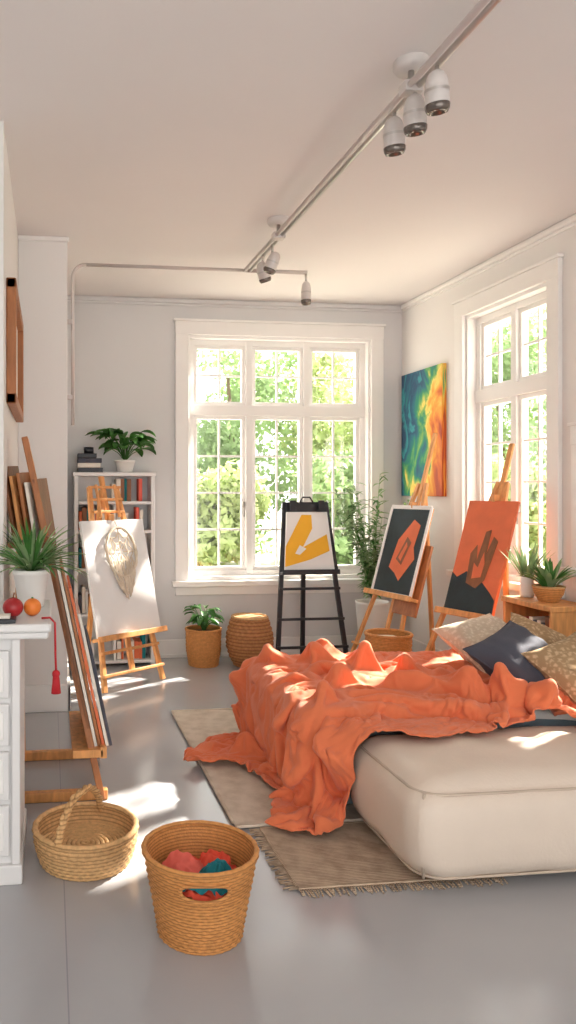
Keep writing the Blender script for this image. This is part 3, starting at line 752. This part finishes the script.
# ------------------------------------------------------------ blanket (cloth simulation, then frozen)
def sim_blanket():
    nx,ny=160,125; x0,x1,y0,y1=.70,2.58,2.80,4.26
    vs=[];fs=[]
    for i in range(nx+1):
        for j in range(ny+1):
            u=i/nx; v=j/ny; x=x0+(x1-x0)*u; y=y0+(y1-y0)*v
            x+=.10*noise.noise((y*1.7,0,3))*(1-u); y+=.10*noise.noise((x*1.5,7,1))*(1-v)
            x-=.34*math.exp(-((v-.78)/.15)**2)*(1-u)**3          # corner pulled out over the rug
            y+=.12*(1-v)**2*max(0,1-u*5)                         # foot end shorter at the front
            w=.072*math.sin(21*(x*.55+y*.83)+5.5*noise.noise((x*1.5,y*1.5,0)))
            w+=.062*math.sin(27*(x*.9-y*.45)+5*noise.noise((x*1.4,y*1.4,9)))*(.5+noise.noise((x*1.8,y*1.8,5)))
            w+=.045*noise.noise((x*8,y*8,2))
            vs.append((x,y,.61+w))
    for i in range(nx):
        for j in range(ny):
            a=i*(ny+1)+j; fs.append((a,a+ny+1,a+ny+2,a+1))
    me=bpy.data.meshes.new('blanket_sim'); me.from_pydata(vs,[],fs)
    ob=bpy.data.objects.new('blanket_sim',me); COL.objects.link(ob)
    cols=[]
    def collider(lo,hi):
        bm=bmesh.new(); bmesh.ops.create_cube(bm,size=1)
        bmesh.ops.scale(bm,vec=[hi[k]-lo[k] for k in range(3)],verts=bm.verts); bmesh.ops.translate(bm,vec=[(hi[k]+lo[k])/2 for k in range(3)],verts=bm.verts)
        bmesh.ops.bevel(bm,geom=bm.edges[:],offset=min(.04,(hi[2]-lo[2])*.3),segments=3,affect='EDGES')
        bmesh.ops.triangulate(bm,faces=bm.faces[:])
        m2=bpy.data.meshes.new('c'); bm.to_mesh(m2); bm.free(); o=bpy.data.objects.new('c',m2); COL.objects.link(o)
        o.modifiers.new('col','COLLISION'); o.collision.thickness_outer=.012; o.collision.cloth_friction=40; cols.append(o)
    collider((1.10,3.08,.0),(2.64,4.14,.44)); collider((1.25,2.43,0),(2.56,3.06,.40)); collider((-.5,1.5,-.3),(3.2,5.8,.018))
    md=ob.modifiers.new('cloth','CLOTH'); s=md.settings
    s.quality=5; s.mass=.3; s.tension_stiffness=25; s.compression_stiffness=22; s.shear_stiffness=10; s.bending_stiffness=.3; s.air_damping=1.5
    md.collision_settings.distance_min=.008; md.collision_settings.collision_quality=2
    md.collision_settings.use_self_collision=True; md.collision_settings.self_distance_min=.006
    md.point_cache.frame_start=1; md.point_cache.frame_end=60
    for f in range(1,36): scene.frame_set(f)
    dg=bpy.context.evaluated_depsgraph_get(); ev=ob.evaluated_get(dg); m3=bpy.data.meshes.new_from_object(ev)
    co=[v.co.copy() for v in m3.vertices]
    bpy.data.objects.remove(ob)
    for o in cols: bpy.data.objects.remove(o)
    scene.frame_set(1)
    b=B('blanket'); b.add(co,[tuple(p.vertices) for p in m3.polygons],'orange',True); o=b.done()
    sd=o.modifiers.new('thick','SOLIDIFY'); sd.thickness=.007; sd.offset=1
    sb=o.modifiers.new('sub','SUBSURF'); sb.levels=1; sb.render_levels=1
    return o
sim_blanket()

# ------------------------------------------------------------ garden
b=B('pale_ground'); b.box((-20,6.6,-.5),(40,60,-.4),'grass',0); b.box((3.6,-10,-.51),(40,6.6,-.4),'grass',0); b.done()
def tree(name,c,h,r,n,m,seed,ls=.13):
    rnd=random.Random(seed); b=B(name)
    b.tube([(c[0],c[1],-.399),(c[0]+.1,c[1],h*.4),(c[0],c[1]+.1,h*.8)],[.12,.09,.04],'trunk',10)
    cl=[]
    for k in range(30):
        a=rnd.uniform(0,6.28); q=r*rnd.uniform(.1,.9); cl.append(Vector((c[0]+q*math.cos(a),c[1]+q*math.sin(a)*.7,rnd.uniform(.0,h))))
    vs=[];fs=[]
    for i in range(n):
        k=rnd.choice(cl); d=Vector((rnd.gauss(0,1),rnd.gauss(0,1),rnd.gauss(0,1))).normalized(); p=k+d*r*.36*rnd.uniform(.5,1)
        p.z=max(p.z,-.2)
        x=Vector((rnd.gauss(0,1),rnd.gauss(0,1),rnd.gauss(0,1))).normalized(); y=x.cross(d).normalized(); s=ls*rnd.uniform(.5,1.1); o=len(vs)
        vs+=[p-x*s,p-y*s*.5,p+x*s,p+y*s*.5]; fs.append((o,o+1,o+2,o+3))
    b.add(vs,fs,m); return b.done((c[0],c[1],-.4))
k=0
for x,y,h,r in ((.8,18,4.2,2.4),(4.6,19,5.4,2.6),(8.6,18.4,4.8,2.6),(12.4,19.5,5.6,2.8),(2.8,15.4,1.6,1.7),(6.4,15.2,2.0,1.8),(9.8,15.6,1.7,1.7)):
    tree('garden_tree',(x,y),h,r,10000,('foliage','foliage2')[k%2],k); k+=1
for x,y,h,r in ((14,13.2,3.4,2.2),(15,17,4.0,2.4),(12,10,2.4,1.7)):
    tree('garden_tree',(x,y),h,r,8000,('foliage','foliage2')[k%2],k); k+=1

# ------------------------------------------------------------ light
w=bpy.data.worlds.new('sky'); scene.world=w; w.use_nodes=True
bg=w.node_tree.nodes['Background']; bg.inputs['Color'].default_value=(1,.985,.965,1); bg.inputs['Strength'].default_value=2.8
sun=bpy.data.lights.new('sun','SUN'); sun.energy=26; sun.angle=.022; sun.color=(1,.92,.80)
so=bpy.data.objects.new('sun',sun); COL.objects.link(so)
dv=Vector((-1,-.58,-.86)); so.rotation_euler=dv.to_track_quat('-Z','Y').to_euler(); so.location=(10,10,10)

cam=bpy.data.cameras.new('camera'); co=bpy.data.objects.new('camera',cam); COL.objects.link(co)
co.location=(0,0,1.4); co.rotation_euler=(math.radians(90),0,math.radians(-7))
cam.sensor_fit='VERTICAL'; cam.sensor_height=24; cam.lens=24*750/1024
cam.shift_x=146/1024; cam.shift_y=-22/1024; cam.clip_start=.05
scene.camera=co
scene.view_settings.view_transform='Standard'
scene.view_settings.exposure=.1
